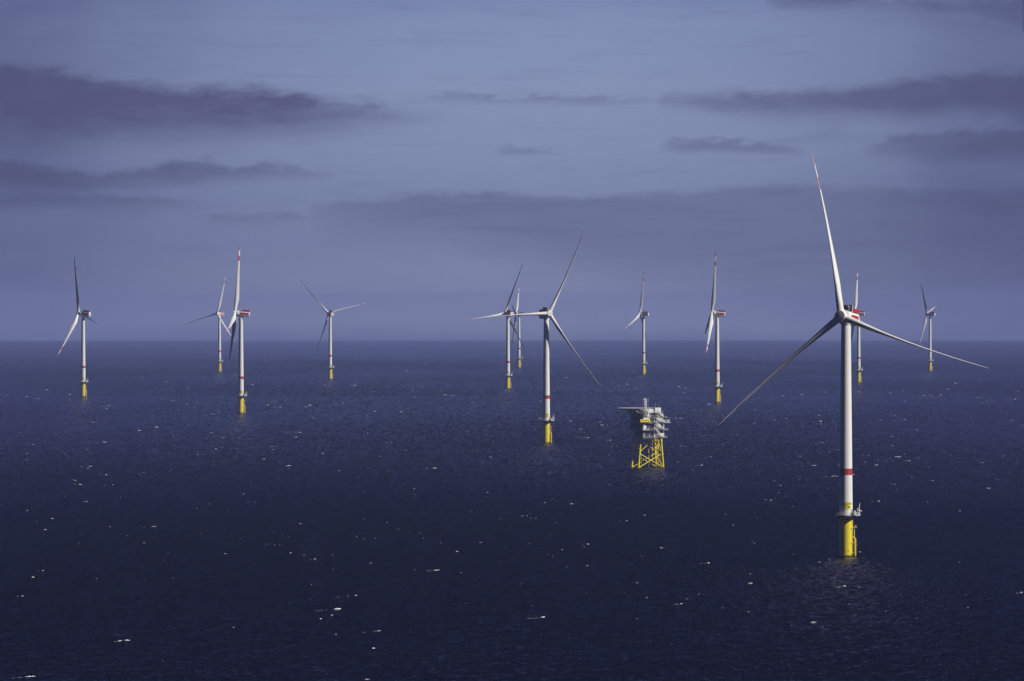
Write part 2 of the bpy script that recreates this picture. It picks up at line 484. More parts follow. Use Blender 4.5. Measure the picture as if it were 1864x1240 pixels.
def make_turbine():
    root = bpy.data.objects.new('wind_turbine', None); C.objects.link(root); root.empty_display_size = 5
    root['category'] = 'wind turbine'; root['group'] = 'offshore wind turbines standing in the sea'
    foundation_mesh().build('foundation', [M_YELLOW, M_WEED, M_DARK], root)
    tower = tower_mesh().build('tower', [M_WHITE, M_RED], root)
    # door at deck level
    b = MB()
    for i in range(6):
        a0 = math.radians(46 + i * 4); a1 = math.radians(50 + i * 4)
        b.add([on_cyl(a0, 3.11, 19.3), on_cyl(a1, 3.11, 19.3), on_cyl(a1, 3.10, 21.6), on_cyl(a0, 3.10, 21.6)], [(0, 1, 2, 3)])
    b.build('door', M_GREY, tower)
    # platform: ring deck with a laydown bay to the right
    b = MB()
    n = 72
    outer = []
    for i in range(n):
        t = 2 * PI * i / n
        ang = (t + PI) % (2 * PI) - PI            # 0 = -Y side
        dd = abs((ang - math.radians(72) + PI) % (2 * PI) - PI)
        rad = 4.75 if dd > math.radians(38) else min(7.3, 5.9 / max(0.55, math.cos(dd))) if dd < math.radians(34) else 5.4
        outer.append((ang, rad))
    vs = []
    for (z, inner) in ((18.62, False), (18.95, False), (18.95, True), (18.62, True)):
        for a, rd in outer: vs.append(on_cyl(a, 3.12 if inner else rd, z))
    fs = []
    for k in range(4):
        for i in range(n):
            fs.append((k * n + i, k * n + (i + 1) % n, ((k + 1) % 4) * n + (i + 1) % n, ((k + 1) % 4) * n + i))
    b.add(vs, fs)
    plat = b.build('platform', M_GALV, root)
    # brackets beneath
    b = MB()
    for i in range(12):
        a, rd = outer[i * 6]
        b.tube(on_cyl(a, rd - 0.4, 18.6), on_cyl(a, 3.2, 17.0), 0.11, 6)
    b.lathe([(3.17, 16.85), (3.3, 16.9), (3.3, 17.1), (3.17, 17.15)], 48, cap0=False, cap1=False)
    b.build('bracket', M_DARK, plat)
    # railing
    b = MB()
    for i in range(n):
        a, rd = outer[i]; a2, rd2 = outer[(i + 1) % n]
        for h, rr in ((1.15, 0.05), (0.75, 0.035), (0.4, 0.035)):
            b.tube(on_cyl(a, rd - 0.08, 18.95 + h), on_cyl(a2, rd2 - 0.08, 18.95 + h), rr, 5, caps=False)
        if i % 3 == 0: b.tube(on_cyl(a, rd - 0.08, 18.95), on_cyl(a, rd - 0.08, 20.1), 0.05, 5)
        if i % 3 != 1:
            b.add([on_cyl(a, rd - 0.03, 18.96), on_cyl(a2, rd2 - 0.03, 18.96), on_cyl(a2, rd2 - 0.03, 19.2), on_cyl(a, rd - 0.03, 19.2)], [(0, 1, 2, 3)])
    b.build('railing', M_GALV, plat)
    # cabinets
    for (a, rd, s, zz) in ((58, 4.4, (1.3, 0.8, 1.7), 0), (78, 4.9, (1.6, 1.2, 1.25), 0), (96, 4.2, (0.9, 0.9, 2.0), 0)):
        b = MB(); p = on_cyl(math.radians(a), rd, 18.955 + s[2] / 2)
        b.box(p, s, rot=math.radians(a)); b.box((p[0], p[1], p[2] + s[2] / 2 + 0.04), (s[0] + 0.15, s[1] + 0.15, 0.07), rot=math.radians(a))
        b.build('cabinet', M_GALV if a != 78 else M_TOPW, plat)
    # davit crane
    b = MB()
    q = Vector(on_cyl(math.radians(76), 6.1, 18.95))
    b.tube(q, q + Vector((0, 0, 2.4)), 0.30, 10, 0.26)
    b.tube(q + Vector((0, 0, 2.3)), q + Vector((0.35, 0.1, 5.4)), 0.22, 8, 0.13)
    b.tube(q + Vector((-0.9, 0, 2.35)), q + Vector((0.9, 0, 2.05)), 0.24, 8)
    b.box(q + Vector((-0.55, 0, 3.0)), (0.5, 0.5, 0.5)); b.box(q + Vector((1.0, 0, 1.9)), (0.9, 0.5, 0.35))
    b.build('davit_crane', M_TOPW, plat)
    # boat landing with fenders and ladder on the right side
    bl = MB()
    ac = math.radians(82)
    for da in (-0.19, 0.19):
        bl.tube(on_cyl(ac + da, 4.45, -2.5), on_cyl(ac + da, 4.45, 8.2), 0.27, 10)
        bl.tube(on_cyl(ac + da, 4.45, 8.2), on_cyl(ac + da, 3.1, 9.1), 0.2, 8)
        for z in (1.7, 6.3):
            bl.tube(on_cyl(ac + da, 3.0, z + 0.1), on_cyl(ac + da, 4.45, z), 0.2, 8)
    for z in (0.8, 4.0, 7.6):
        bl.tube(on_cyl(ac - 0.19, 4.45, z), on_cyl(ac + 0.19, 4.45, z), 0.13, 8)
    land = bl.build('boat_landing', M_YELLIGHT, root)
    b = MB()
    for da in (-0.07, 0.07): b.tube(on_cyl(ac + da, 3.95, -2), on_cyl(ac + da, 3.95, 14.0), 0.09, 6)
    for i in range(50): b.tube(on_cyl(ac - 0.07, 3.95, -1.6 + i * 0.31), on_cyl(ac + 0.07, 3.95, -1.6 + i * 0.31), 0.03, 5)
    b.build('ladder', M_YELLIGHT, land)
    b = MB()
    b.box(on_cyl(ac - 0.08, 3.95, 13.2), (1.7, 2.2, 0.16), rot=ac - 0.08)
    for s in (-1, 1):
        b.tube(on_cyl(ac - 0.08 + s * 0.24, 4.7, 13.2), on_cyl(ac - 0.08 + s * 0.24, 4.7, 14.4), 0.06, 6)
    b.tube(on_cyl(ac - 0.32, 4.7, 14.3), on_cyl(ac + 0.16, 4.7, 14.3), 0.06, 6)
    b.build('rest_platform', M_YELLIGHT, land)
    b = MB()
    for z in (1.5, 6.3, 12.9):
        b.box(on_cyl(math.radians(52), 3.35, z), (0.9, 0.5, 0.35), rot=math.radians(52))
    b.tube(on_cyl(math.radians(60), 3.4, -3), on_cyl(math.radians(60), 3.4, 17.8), 0.16, 8)
    b.build('cable_guide', M_YELLOW, root)
    # small dark mark low on the foundation
    b = MB()
    a0 = math.radians(8)
    for i in range(5):
        for (u0, u1, z0, z1) in ((0, 0.055, 2.35, 2.55), (0.0, 0.03, 2.55, 2.7)):
            a1 = a0 + i * 0.075
            b.add([on_cyl(a1 + u0, 3.175, z0), on_cyl(a1 + u1, 3.175, z0), on_cyl(a1 + u1, 3.175, z1), on_cyl(a1 + u0, 3.175, z1)], [(0, 1, 2, 3)])
    b.build('draught_mark', M_INK, root)
    # number sign: a curved yellow panel with GOW / 7M
    b = MB()
    sa = math.radians(17); half = 0.50; rs = 3.125
    nn = 16
    vs = []
    for rr in (rs - 0.03, rs):
        for z in (21.7, 25.0):
            for i in range(nn + 1): vs.append(on_cyl(sa - half + 2 * half * i / nn, rr, z))
    w = nn + 1
    fs = [(2 * w + i, 2 * w + i + 1, 3 * w + i + 1, 3 * w + i) for i in range(nn)] + [(i + 1, i, w + i, w + i + 1) for i in range(nn)]
    fs += [(i, i + 1, 2 * w + i + 1, 2 * w + i) for i in range(nn)] + [(w + i + 1, w + i, 3 * w + i, 3 * w + i + 1) for i in range(nn)]
    fs += [(0, 2 * w, 3 * w, w), (nn, w + nn, 3 * w + nn, 2 * w + nn)]
    b.add(vs, fs)
    sign = b.build('number_sign', M_YELSIGN, root)
    b = MB()
    for body, zc in (('GOW', 24.12), ('7M', 22.62)):
        tv, tf = text_mesh(body, 1.05)
        b.add([on_cyl(sa + x / rs, rs + 0.012, zc + y) for x, y in tv], tf)
    b.build('lettering', M_INK, sign)
    # nacelle (axis along -Y): rounded box body behind the tower axis
    def rr_section(w, h, y, ex=4.5, n=40):
        out = []
        for i in range(n):
            t = 2 * PI * i / n
            c, s = math.cos(t), math.sin(t)
            out.append((w / 2 * math.copysign(abs(c) ** (2 / ex), c), y, h / 2 * math.copysign(abs(s) ** (2 / ex), s)))
        return out
    b = MB()
    secs = [rr_section(5.6, 5.6, -2.6, 2.4), rr_section(5.9, 5.7, -1.2, 3.0), rr_section(6.1, 5.7, 1.0), rr_section(6.1, 5.7, 8.6), rr_section(6.0, 5.6, 8.9)]
    vs = [p for s in secs for p in s]; n = 40
    fs = [(k * n + i, k * n + (i + 1) % n, (k + 1) * n + (i + 1) % n, (k + 1) * n + i) for k in range(4) for i in range(n)]
    b.add(vs, fs, 0, True)
    b.add(secs[0], [tuple(range(n))]); b.add(secs[-1], [tuple(reversed(range(n)))])
    nac = b.build('nacelle', M_WHITE, root)
    for s in (-1, 1):                                     # red side panels
        b = MB()
        b.box((s * 3.05, 3.9, 0.15), (0.08, 9.0, 2.5))
        b.build('side_panel', M_RED, nac)
    b = MB()                                             # white end cap
    secs = [rr_section(6.3, 5.9, 8.7), rr_section(6.3, 5.9, 9.5), rr_section(5.7, 5.3, 9.9)]
    vs = [p for q in secs for p in q]
    b.add(vs, [(k * n + i, k * n + (i + 1) % n, (k + 1) * n + (i + 1) % n, (k + 1) * n + i) for k in range(2) for i in range(n)], 0, True)
    b.add(secs[0], [tuple(range(n))]); b.add(secs[-1], [tuple(reversed(range(n)))])
    b.build('end_cap', M_WHITE, nac)
    b = MB()                                             # helicopter hoist platform: red fence on the roof
    x1, y0, y1, z0, z1 = 2.9, 1.1, 9.3, 3.05, 4.5
    b.box((0, (y0 + y1) / 2, z0), (2 * x1, y1 - y0, 0.14))
    for sx in (-1, 1): b.box((sx * x1, (y0 + y1) / 2, (z0 + z1) / 2 + 0.1), (0.09, y1 - y0, z1 - z0))
    b.box((0, y1, (z0 + z1) / 2 + 0.1), (2 * x1 + 0.09, 0.09, z1 - z0))
    b.build('hoist_platform', M_DARKRED, nac)
    b = MB()                                             # tall dark radiator across the roof in front of the fence
    b.box((0, 0.75, 4.55), (5.2, 0.26, 2.9))
    rad = b.build('radiator', M_DARK, nac)
    b = MB()
    for sx in (-1, 1): b.box((sx * 2.7, 0.75, 4.5), (0.2, 0.4, 3.3))
    b.box((0, 0.75, 2.85), (5.4, 0.38, 0.2))
    b.build('frame', M_WHITE, rad)
    b = MB()
    b.tube((1.6, -0.8, 2.6), (1.6, -0.8, 5.4), 0.08, 6); b.tube((1.1, -0.8, 5.1), (2.1, -0.8, 5.1), 0.06, 6); b.box((1.1, -0.8, 5.3), (0.3, 0.3, 0.4))
    b.tube((-1.6, -0.8, 2.6), (-1.6, -0.8, 4.6), 0.08, 6); b.box((0, -0.8, 2.92), (3.5, 0.3, 0.12))
    b.build('wind_sensor', M_TOPW, nac)
    # yaw collar at the tower top
    b = MB(); b.lathe([(2.2, 106.2), (2.55, 106.5), (2.6, 107.4), (2.3, 108.2)], 48)
    b.build('yaw_collar', M_WHITE, root)
    # generator: short wide drum
    b = MB()
    b.lathe([(2.9, 2.2), (3.25, 2.35), (3.3, 2.6), (3.3, 4.0), (3.2, 4.25), (2.4, 4.4)], 56, axis='Y')
    gen = b.build('generator', M_WHITE, root)
    # hub: blunt rounded nose with three root collars
    b = MB()
    b.lathe([(2.3, 4.3 - OVER), (2.45, 4.9 - OVER), (2.62, 5.6 - OVER), (2.66, 6.6 - OVER), (2.64, 7.9 - OVER), (2.60, 8.25 - OVER), (2.50, 8.45 - OVER), (2.42, 8.5 - OVER), (2.40, 8.44 - OVER), (2.34, 8.44 - OVER), (2.32, 8.52 - OVER), (1.2, 8.60 - OVER), (0.3, 8.62 - OVER)], 48, axis='Y')
    hub = b.build('hub', M_WHITE, root, sharp=30)
    for k in range(3):
        b = MB()
        t = k * 2 * PI / 3
        d = Vector((math.sin(t), 0, math.cos(t)))
        b.tube(d * 1.2, d * 2.75, 1.9, 32)
        b.tube(d * 2.75, d * 2.95, 1.9, 32, 1.74)
        b.build('root_collar', M_WHITE, hub)
    # blade: local +Z span, -Y upwind, +X direction of rotation; feathered
    b = MB()
    stations = [2.6, 4.0, 6.0, 8.5, 11, 14, 17, 21, 26, 32, 38, 45, 52, 59.3, 65.2, 71.3, 74.0, 75.6, 76.6, 77.0]
    chord_x = [2.6, 6, 11, 16, 20, 30, 45, 60, 72, 75, 76.6, 77]
    chord_y = [3.3, 3.4, 4.2, 5.0, 4.85, 3.9, 2.75, 1.85, 1.25, 0.95, 0.55, 0.12]
    thick_x = [2.6, 6, 11, 16, 22, 35, 50, 77]
    thick_y = [1.0, 0.92, 0.62, 0.42, 0.33, 0.26, 0.22, 0.20]
    twist_x = [2.6, 10, 16, 25, 40, 60, 77]
    twist_y = [16, 16, 14, 10, 5, 1.5, 0]
    n = 36
    secs = []; mis = []
    for r in stations:
        c = np.interp(r, chord_x, chord_y); th = np.interp(r, thick_x, thick_y)
        pit = math.radians(84 + np.interp(r, twist_x, twist_y))
        mixf = np.clip((r - 5) / 9, 0, 1)                 # circle -> aerofoil
        s01 = max(0.0, (r - 12) / (TIP_R - 12))
        pb = PREBEND * s01 ** 2
        le = Vector((math.cos(pit), -math.sin(pit), 0)); sd = Vector((-math.sin(pit), -math.cos(pit), 0))
        pts = []
        for i in range(n):
            t = 2 * PI * i / n
            ce = math.cos(t); se = math.sin(t)
            xx = (ce * 0.5) * c
            foil = se * 0.5 * th * c * (1 - 0.62 * mixf * max(0, -ce) ** 1.2) * (1 + 0.12 * mixf * max(0, ce))
            xx = xx - mixf * 0.18 * c                     # pitch axis nearer the leading edge
            pts.append(le * xx + sd * (foil + pb) + Vector((0, 0, r)))
        secs.append(pts)
    vs = [p for s in secs for p in s]
    for k in range(len(stations) - 1):
        r = (stations[k] + stations[k + 1]) / 2
        red = 1 if (59.3 < r < 65.2 or r > 71.3) else 0
        b.mi += [red if math.cos(2 * PI * (i + 0.5) / n) < (0.2 if i < n / 2 else 0.9) else 0 for i in range(n)]; b.sm += [True] * n   # the leading edge stays white
        b.f += [[k * n + i, k * n + (i + 1) % n, (k + 1) * n + (i + 1) % n, (k + 1) * n + i] for i in range(n)]
    b.v = [tuple(v) for v in vs]
    b.f.append(list(range(n))); b.mi.append(0); b.sm.append(False)
    b.f.append([(len(stations) - 1) * n + i for i in range(n)]); b.mi.append(1); b.sm.append(False)
    for k in range(3):
        if k == 0: bl0 = b.build('blade', [M_BLADE, M_RED], root, sharp=70)
        else:
            o = bl0.copy(); C.objects.link(o); o.parent = root
    return root

def kids(o): return [c for c in bpy.data.objects if c.parent == o]
def copy_tree(o, parent=None):
    c = o.copy(); C.objects.link(c)
    c.parent = parent
    for ch in kids(o): copy_tree(ch, c)
    return c

def pose(root, yaw, th):
    a0 = Vector((math.sin(yaw), -math.cos(yaw), 0)); z = Vector((0, 0, 1))
    a = math.cos(TILT) * a0 + math.sin(TILT) * z
    u = math.cos(TILT) * z - math.sin(TILT) * a0
    r = (-a).cross(u)                                     # right, seen from upwind
    hubp = OVER * a0 + Vector((0, 0, HUB_H))
    top = Vector((0, 0, HUB_H - OVER * math.tan(TILT)))
    frame = lambda x, y, zz, loc: Matrix(((x.x, y.x, zz.x, loc.x), (x.y, y.y, zz.y, loc.y), (x.z, y.z, zz.z, loc.z), (0, 0, 0, 1)))
    k = 0
    for c in kids(root):
        kind = c.name.split('.')[0]
        if kind in ('nacelle', 'generator'):
            c.matrix_basis = frame(r, -a, u, top)
        elif kind == 'hub':
            x = math.cos(th) * r - math.sin(th) * u
            zz = math.cos(th) * u + math.sin(th) * r
            c.matrix_basis = frame(x, -a, zz, hubp)
        elif kind == 'yaw_collar':
            c.rotation_euler = (0, 0, yaw)
        elif kind == 'blade':
            t = th + k * 2 * PI / 3; k += 1
            bb = math.cos(t) * u + math.sin(t) * r
            cw = -math.sin(t) * u + math.cos(t) * r
            zz = math.cos(CONE) * bb + math.sin(CONE) * a
            aa = math.cos(CONE) * a - math.sin(CONE) * bb
            c.matrix_basis = frame(cw, -aa, zz, hubp)

TURBINES = [   # x, y, yaw, rotor angle, label
    (153.0, 2768.5, -22.9, 110.7, 'largest and nearest turbine, facing the camera, with sign reading GOW 7M and three long blades'),
    (29.2, 5143.1, 21.1, 27.8, 'second largest turbine, left of the yellow legged platform, one blade stretched level to the left'),
    (-298.3, 6648.7, -90.1, 108.5, 'side-on turbine in the left pair, tall upright blade with bright red tip stripes'),
    (253.4, 7465.7, -90.0, 12.5, 'side-on turbine with upright blade, behind and right of the platform on yellow legs'),
    (-566.6, 7983.9, -108.1, 21.1, 'leftmost turbine in the picture, dark upright blade and dark red nacelle side'),
    (-6.0, 8804.2, -142.6, 100.0, 'turbine just left of the second largest one, seen from behind, dark blade rising right'),
    (552.0, 9623.6, -95.6, 95.6, 'distant turbine half hidden behind the hub and tower of the nearest turbine'),
    (-304.5, 10118.9, -155.2, 45.9, 'lone distant turbine seen from behind with its blades in a wide open Y'),
    (238.8, 10973.3, -109.4, 114.4, 'small distant turbine above the yellow legged platform, one bright blade pointing down left'),
    (-554.3, 11450.4, -40.0, 16.7, 'small turbine of the left pair, thin curved blade reaching out to the left'),
    (804.9, 11635.2, -109.4, 43.4, 'rightmost and faintest small turbine, behind the long right blade of the nearest one'),
    (14.3, 12390.6, -95.3, 78.8, 'smallest, farthest turbine, between two larger ones near the middle of the picture'),
]
proto = make_turbine()
roots = [proto] + [copy_tree(proto) for _ in TURBINES[1:]]
for o, (x, y, yaw, th, label) in zip(roots, TURBINES):
    o.location = (x, y, drop(x * x + y * y))
    o['label'] = label
    pose(o, math.radians(yaw), math.radians(th))

# ------------------------------------------------------------------ substation platform on a yellow jacket
def make_substation():
    d = 4333.0
    x = (1178.7 - 932) / FPX * d
    root = empty('offshore_substation', 'grey and white offshore substation with a helideck, standing on four braced yellow legs', 'substation',
                 (x, d, drop(x * x + d * d)), math.radians(25))
    ZT = 20.5
    bw, bd, tw, td = 19.9, 10.6, 16.1, 10.8
    def corner(sx, sy, z):
        f = z / ZT
        return Vector((sx * (bw + (tw - bw) * f) / 2, sy * (bd + (td - bd) * f) / 2, z))
    # jacket
    for sx in (-1, 1):
        for sy in (-1, 1):
            b = MB()
            b.tube(corner(sx, sy, -6), corner(sx, sy, 18.3), 0.72, 16)
            b.tube(corner(sx, sy, 18.3), corner(sx, sy, 21.4), 0.95, 16, 0.8)
            b.tube(corner(sx, sy, 9.4), corner(sx, sy, 10.6), 0.86, 16)
            b.build('jacket_leg', M_YELLOW, root)
    def braces(p, q, name='brace'):
        b = MB()
        (ax, ay), (cx, cy) = p, q
        if ax == cx == -1:                                # lower cross left out, tie thinned: this side's shade put into the shape
            b.tube(corner(ax, ay, 10.0), corner(cx, cy, 10.0), 0.18, 10)
        else:
            b.tube(corner(ax, ay, 0.0) * 0.985 + corner(cx, cy, 0.0) * 0.015, corner(cx, cy, 10.0), 0.36, 10)
            b.tube(corner(cx, cy, 0.0), corner(ax, ay, 10.0), 0.36, 10)
        mid = (corner(ax, ay, 18.6) + corner(cx, cy, 18.6)) / 2
        b.tube(corner(ax, ay, 11.0), mid, 0.30, 10); b.tube(corner(cx, cy, 11.0), mid, 0.30, 10)
        b.tube(corner(ax, ay, 18.6), corner(cx, cy, 18.6), 0.30, 10)
        b.build(name, M_YELLOW, root)
    for p, q in (((-1, -1), (1, -1)), ((-1, 1), (1, 1)), ((-1, -1), (-1, 1)), ((1, -1), (1, 1))): braces(p, q)
    for (px, py, r) in ((0.7, -0.6, 0.22), (7.6, -2.2, 0.3), (7.8, 0.4, 0.3), (7.5, 2.6, 0.3), (5.6, 3.5, 0.25), (6.7, 1.2, 0.25), (-4.0, 2.0, 0.2)):
        b = MB(); b.tube((px * 1.05, py, -4), (px * 0.95, py, 21.0), r, 8)
        for z in (6.0, 13.0): b.tube((px * 1.05, py, z), (px * 1.05, py, z + 0.5), r + 0.15, 8)
        b.build('cable_tube', M_YELLOW, root)
    # decks
    W2 = 8.4
    decks = [(21.6, -10.4, 7.1), (27.1, -10.4, 13.9), (32.1, -10.6, 13.9), (36.2, -10.2, 13.0), (38.9, -8.6, 9.0)]
    def rail(b, pts, z, h=1.15):
        for (xa, ya), (xb, yb) in zip(pts[:-1], pts[1:]):
            L = math.hypot(xb - xa, yb - ya); k = max(1, int(L / 1.6))
            for hh, rr in ((h, 0.06), (h * 0.55, 0.045)):
                b.tube((xa, ya, z + hh), (xb, yb, z + hh), rr, 5, caps=False)
            for i in range(k + 1):
                f = i / k
                b.tube((xa + (xb - xa) * f, ya + (yb - ya) * f, z), (xa + (xb - xa) * f, ya + (yb - ya) * f, z + h), 0.055, 5, caps=False)
    for (z, y0, y1) in decks:
        b = MB()
        b.box((0, (y0 + y1) / 2, z), (2 * W2, y1 - y0, 0.30))
        for i in range(8):
            yy = y0 + 0.4 + (y1 - y0 - 0.8) * i / 7
            b.box((0, yy, z - 0.45), (2 * W2 - 0.3, 0.28, 0.58))
        for sx in (-1, 1): b.box((sx * (W2 - 0.3), (y0 + y1) / 2, z - 0.40), (0.34, y1 - y0 - 0.1, 0.48))
        dk = b.build('deck', M_GREY, root)
        b = MB()
        b.box((0, y0 - 0.06, z - 0.1), (2 * W2 + 0.2, 0.12, 0.34)); b.box((W2 + 0.06, (y0 + y1) / 2, z - 0.1), (0.12, y1 - y0, 0.34))
        b.build('deck_edge', M_GREY, dk)
        b = MB()
        rail(b, [(-W2 + 0.1, y1 - 0.1), (-W2 + 0.1, y0 + 0.1), (W2 - 0.1, y0 + 0.1), (W2 - 0.1, y1 - 0.1), (-W2 + 0.1, y1 - 0.1)], z + 0.15)
        b.build('railing', M_GALV, dk)
    # columns and diagonals
    for (px, py) in ((-8.0, -10.0), (0.4, -10.0), (8.0, -10.0), (-8.0, -2.0), (8.0, -2.0), (-8.0, 6.6), (8.0, 6.6)):
        b = MB(); b.tube((px, py, 21.75), (px, py, 36.0), 0.30, 10)
        b.build('column', M_TOPW if py < -9 else M_GREY, root)
    b = MB()
    for z0, z1 in ((21.8, 26.6), (27.3, 31.6), (32.3, 35.8)):
        for (ya, yb) in ((-2.0, -9.8), (-2.0, 6.6)):
            b.tube((-8.05, ya, z1), (-8.05, yb, z0), 0.17, 8)
        b.tube((2.0, -10.05, z1), (-1.0 + 2.0, -10.05, z0), 0.10, 6)
    b.build('bracing', M_GREY, root)
    # modules inside
    def block(name, c, s, mat, ribs=0, lip=True):
        b = MB(); b.box(c, s)
        if lip: b.box((c[0], c[1], c[2] + s[2] / 2 + 0.07), (s[0] + 0.16, s[1] + 0.16, 0.14))
        for i in range(ribs):
            xx = c[0] - s[0] / 2 + s[0] * (i + 0.5) / ribs
            b.box((xx, c[1] - s[1] / 2 - 0.04, c[2]), (0.12, 0.08, s[2] - 0.2))
            yy = c[1] - s[1] / 2 + s[1] * (i + 0.5) / ribs
            b.box((c[0] + s[0] / 2 + 0.04, yy, c[2]), (0.08, 0.12, s[2] - 0.2))
            b.box((c[0] - s[0] / 2 - 0.04, yy, c[2]), (0.08, 0.12, s[2] - 0.2))
        return b.build(name, mat, root)
    block('module', (-0.8, -0.6, 24.2), (13.0, 13.4, 4.6), M_MODULE, 6)
    block('module', (-1.2, 3.2, 29.5), (13.4, 19.0, 4.2), M_MODULE, 7)
    block('module', (-0.6, 3.0, 34.1), (14.0, 18.4, 3.4), M_MODULE, 7)
    block('module', (-1.5, 2.0, 37.5), (11.0, 14.0, 2.1), M_MODULE, 5)
    cont = [((-7.0, -8.9, 28.75), (2.2, 2.2, 2.7)), ((4.2, -9.0, 23.2), (7.2, 2.2, 2.6)), ((3.4, -8.9, 29.4), (4.6, 2.2, 3.6)),
            ((-5.6, -9.2, 35.1), (4.6, 1.8, 1.6)), ((4.8, -8.8, 34.2), (5.8, 2.4, 3.2)), ((4.3, -6.9, 41.0), (4.6, 3.0, 3.6)), ((-1.0, -7.0, 40.3), (3.2, 2.4, 2.2)),
            ((5.4, -9.0, 37.3), (4.6, 1.9, 1.5)), ((-3.4, -9.0, 37.0), (3.4, 1.6, 1.2))]
    for i, (c, s) in enumerate(cont):
        block('cabin', c, s, M_TOPW, 3 if s[0] > 4 else 0)
    # cable trays, pipes and small gear that fill the decks
    rnd = random.Random(5)
    for (z, y0, y1) in decks[:4]:
        b = MB()
        for i in range(16):
            xx = rnd.uniform(-7.6, 7.6); yy = y0 + rnd.uniform(0.5, 2.2); h = rnd.uniform(0.5, 2.6)
            if rnd.random() < 0.5: b.box((xx, yy, z + 0.17 + h / 2), (rnd.uniform(0.3, 1.2), rnd.uniform(0.3, 0.9), h))
            else: b.tube((xx, yy, z + 0.16), (xx + rnd.uniform(-0.4, 0.4), yy, z + 0.2 + h * 1.3), rnd.uniform(0.07, 0.2), 6)
        for i in range(5):
            yy = y0 + 0.7 + i * 0.3; zz = z + 2.4 + rnd.uniform(0, 0.8)
            xa = rnd.uniform(-7.5, 0); b.tube((xa, yy, zz), (xa + rnd.uniform(4, 7.5), yy, zz), 0.10, 6)
        b.build('pipework', M_GREY if z < 30 else M_MODULE, root)
    b = MB()
    for z, ya, yb in ((33.2, -9.5, 13.0), (28.2, -9.5, 13.0)):
        b.tube((-8.9, ya, z), (-8.9, yb, z), 0.12, 6); b.tube((-8.9, ya, z + 1.0), (-8.9, yb, z + 1.0), 0.08, 6)
        for i in range(14): b.tube((-8.9, ya + (yb - ya) * i / 13, z - 0.9), (-8.9, ya + (yb - ya) * i / 13, z + 1.0), 0.08, 5)
        b.box((-8.8, (ya + yb) / 2, z - 0.95), (0.9, yb - ya, 0.12))
    b.build('walkway', M_TOPW, root)
    # stair flights on the right of the front face
    def stair(xa, za, xb, zb, y):
        b = MB()
        for yy in (y - 0.5, y + 0.5):
            b.tube((xa, yy, za), (xb, yy, zb), 0.16, 6); b.tube((xa, yy, za + 1.1), (xb, yy, zb + 1.1), 0.07, 5)
        k = int(abs(zb - za) / 0.28)
        for i in range(k + 1):
            f = i / k
            b.box((xa + (xb - xa) * f, y, za + (zb - za) * f), (0.34, 1.0, 0.06))
            if i % 3 == 0:
                for yy in (y - 0.5, y + 0.5): b.tube((xa + (xb - xa) * f, yy, za + (zb - za) * f), (xa + (xb - xa) * f, yy, za + (zb - za) * f + 1.1), 0.05, 5)
        b.build('stair_flight', M_TOPW, root)
    stair(0.6, 32.2, 7.8, 27.2, -11.3)
    stair(0.9, 27.2, 6.6, 21.8, -11.3)
    stair(2.2, 36.3, 8.2, 32.2, -11.5)
    stair(2.5, 40.6, 7.2, 36.4, -10.9)
    b = MB()
    b.box((8.9, -11.3, 27.1), (3.0, 1.6, 0.2)); b.box((8.4, -11.2, 21.7), (3.0, 1.6, 0.2)); b.box((10.6, -9.2, 32.3), (4.6, 4.0, 0.3)); b.box((8.9, -11.2, 36.2), (2.4, 1.6, 0.2))
    b.box((-7.4, -11.4, 27.1), (4.6, 1.8, 0.3))
    land = b.build('landing', M_TOPW, root)
    b = MB()
    rail(b, [(10.3, -10.5), (10.3, -12.0), (7.4, -12.0)], 27.2); rail(b, [(9.8, -12.0), (7.0, -12.0)], 21.8)
    rail(b, [(8.4, -11.2), (12.9, -11.2), (12.9, -7.2), (8.4, -7.2)], 32.45); rail(b, [(-9.6, -12.2), (-5.2, -12.2)], 27.25)
    b.build('railing', M_GALV, land)
    b = MB()
    b.box((11.4, -9.6, 33.5), (1.6, 1.6, 1.6)); b.tube((9.6, -10.6, 32.4), (9.6, -10.6, 36.0), 0.12, 6); b.tube((12.4, -8.0, 33.0), (13.6, -8.6, 35.0), 0.14, 6)
    b.box((9.5, -8.4, 33.3), (1.0, 1.4, 1.4))
    b.build('winch', M_GALV, root)
    # lifebuoy-bright yellow name board
    b = MB()
    b.box((-7.6, -11.95, 33.7), (7.9, 0.16, 2.1))
    bd_ = b.build('name_board', M_YELSIGN, root)
    b = MB()
    tv, tf = text_mesh('GOW 01', 1.15)
    b.add([(-7.6 + xx, -12.045, 33.7 + yy) for xx, yy in tv], tf)
    b.build('lettering', M_INK, bd_)
    b = MB()
    b.box((-7.6, -11.2, 32.5), (7.6, 1.3, 0.16))
    for xx in (-8.2, -5.4, -4.2): b.tube((xx, -11.86, 33.2), (xx, -10.6, 33.2), 0.1, 6)
    b.box((-7.6, -11.8, 33.3), (7.4, 0.1, 0.12))
    b.build('bracket', M_GREY, bd_)
    # helideck on trusses
    hx, hy, hz, hr = -5.7, 5.4, 42.3, 13.2
    b = MB()
    n = 8
    ring = [(hx + hr * math.cos(PI / 8 + i * PI / 4), hy + hr * math.sin(PI / 8 + i * PI / 4)) for i in range(n)]
    vs = [(px, py, hz - 0.25) for px, py in ring] + [(px, py, hz + 0.15) for px, py in ring]
    b.add(vs, [tuple(reversed(range(n))), tuple(range(n, 2 * n))] + [(i, (i + 1) % n, n + (i + 1) % n, n + i) for i in range(n)])
    for i in range(n):
        (xa, ya), (xb, yb) = ring[i], ring[(i + 1) % n]
        ox, oy = 1.12, 1.12
        f = lambda px, py, k, z: (hx + (px - hx) * k, hy + (py - hy) * k, z)
        b.add([f(xa, ya, 1.0, hz), f(xb, yb, 1.0, hz), f(xb, yb, 1.1, hz + 0.25), f(xa, ya, 1.1, hz + 0.25)], [(0, 1, 2, 3)])
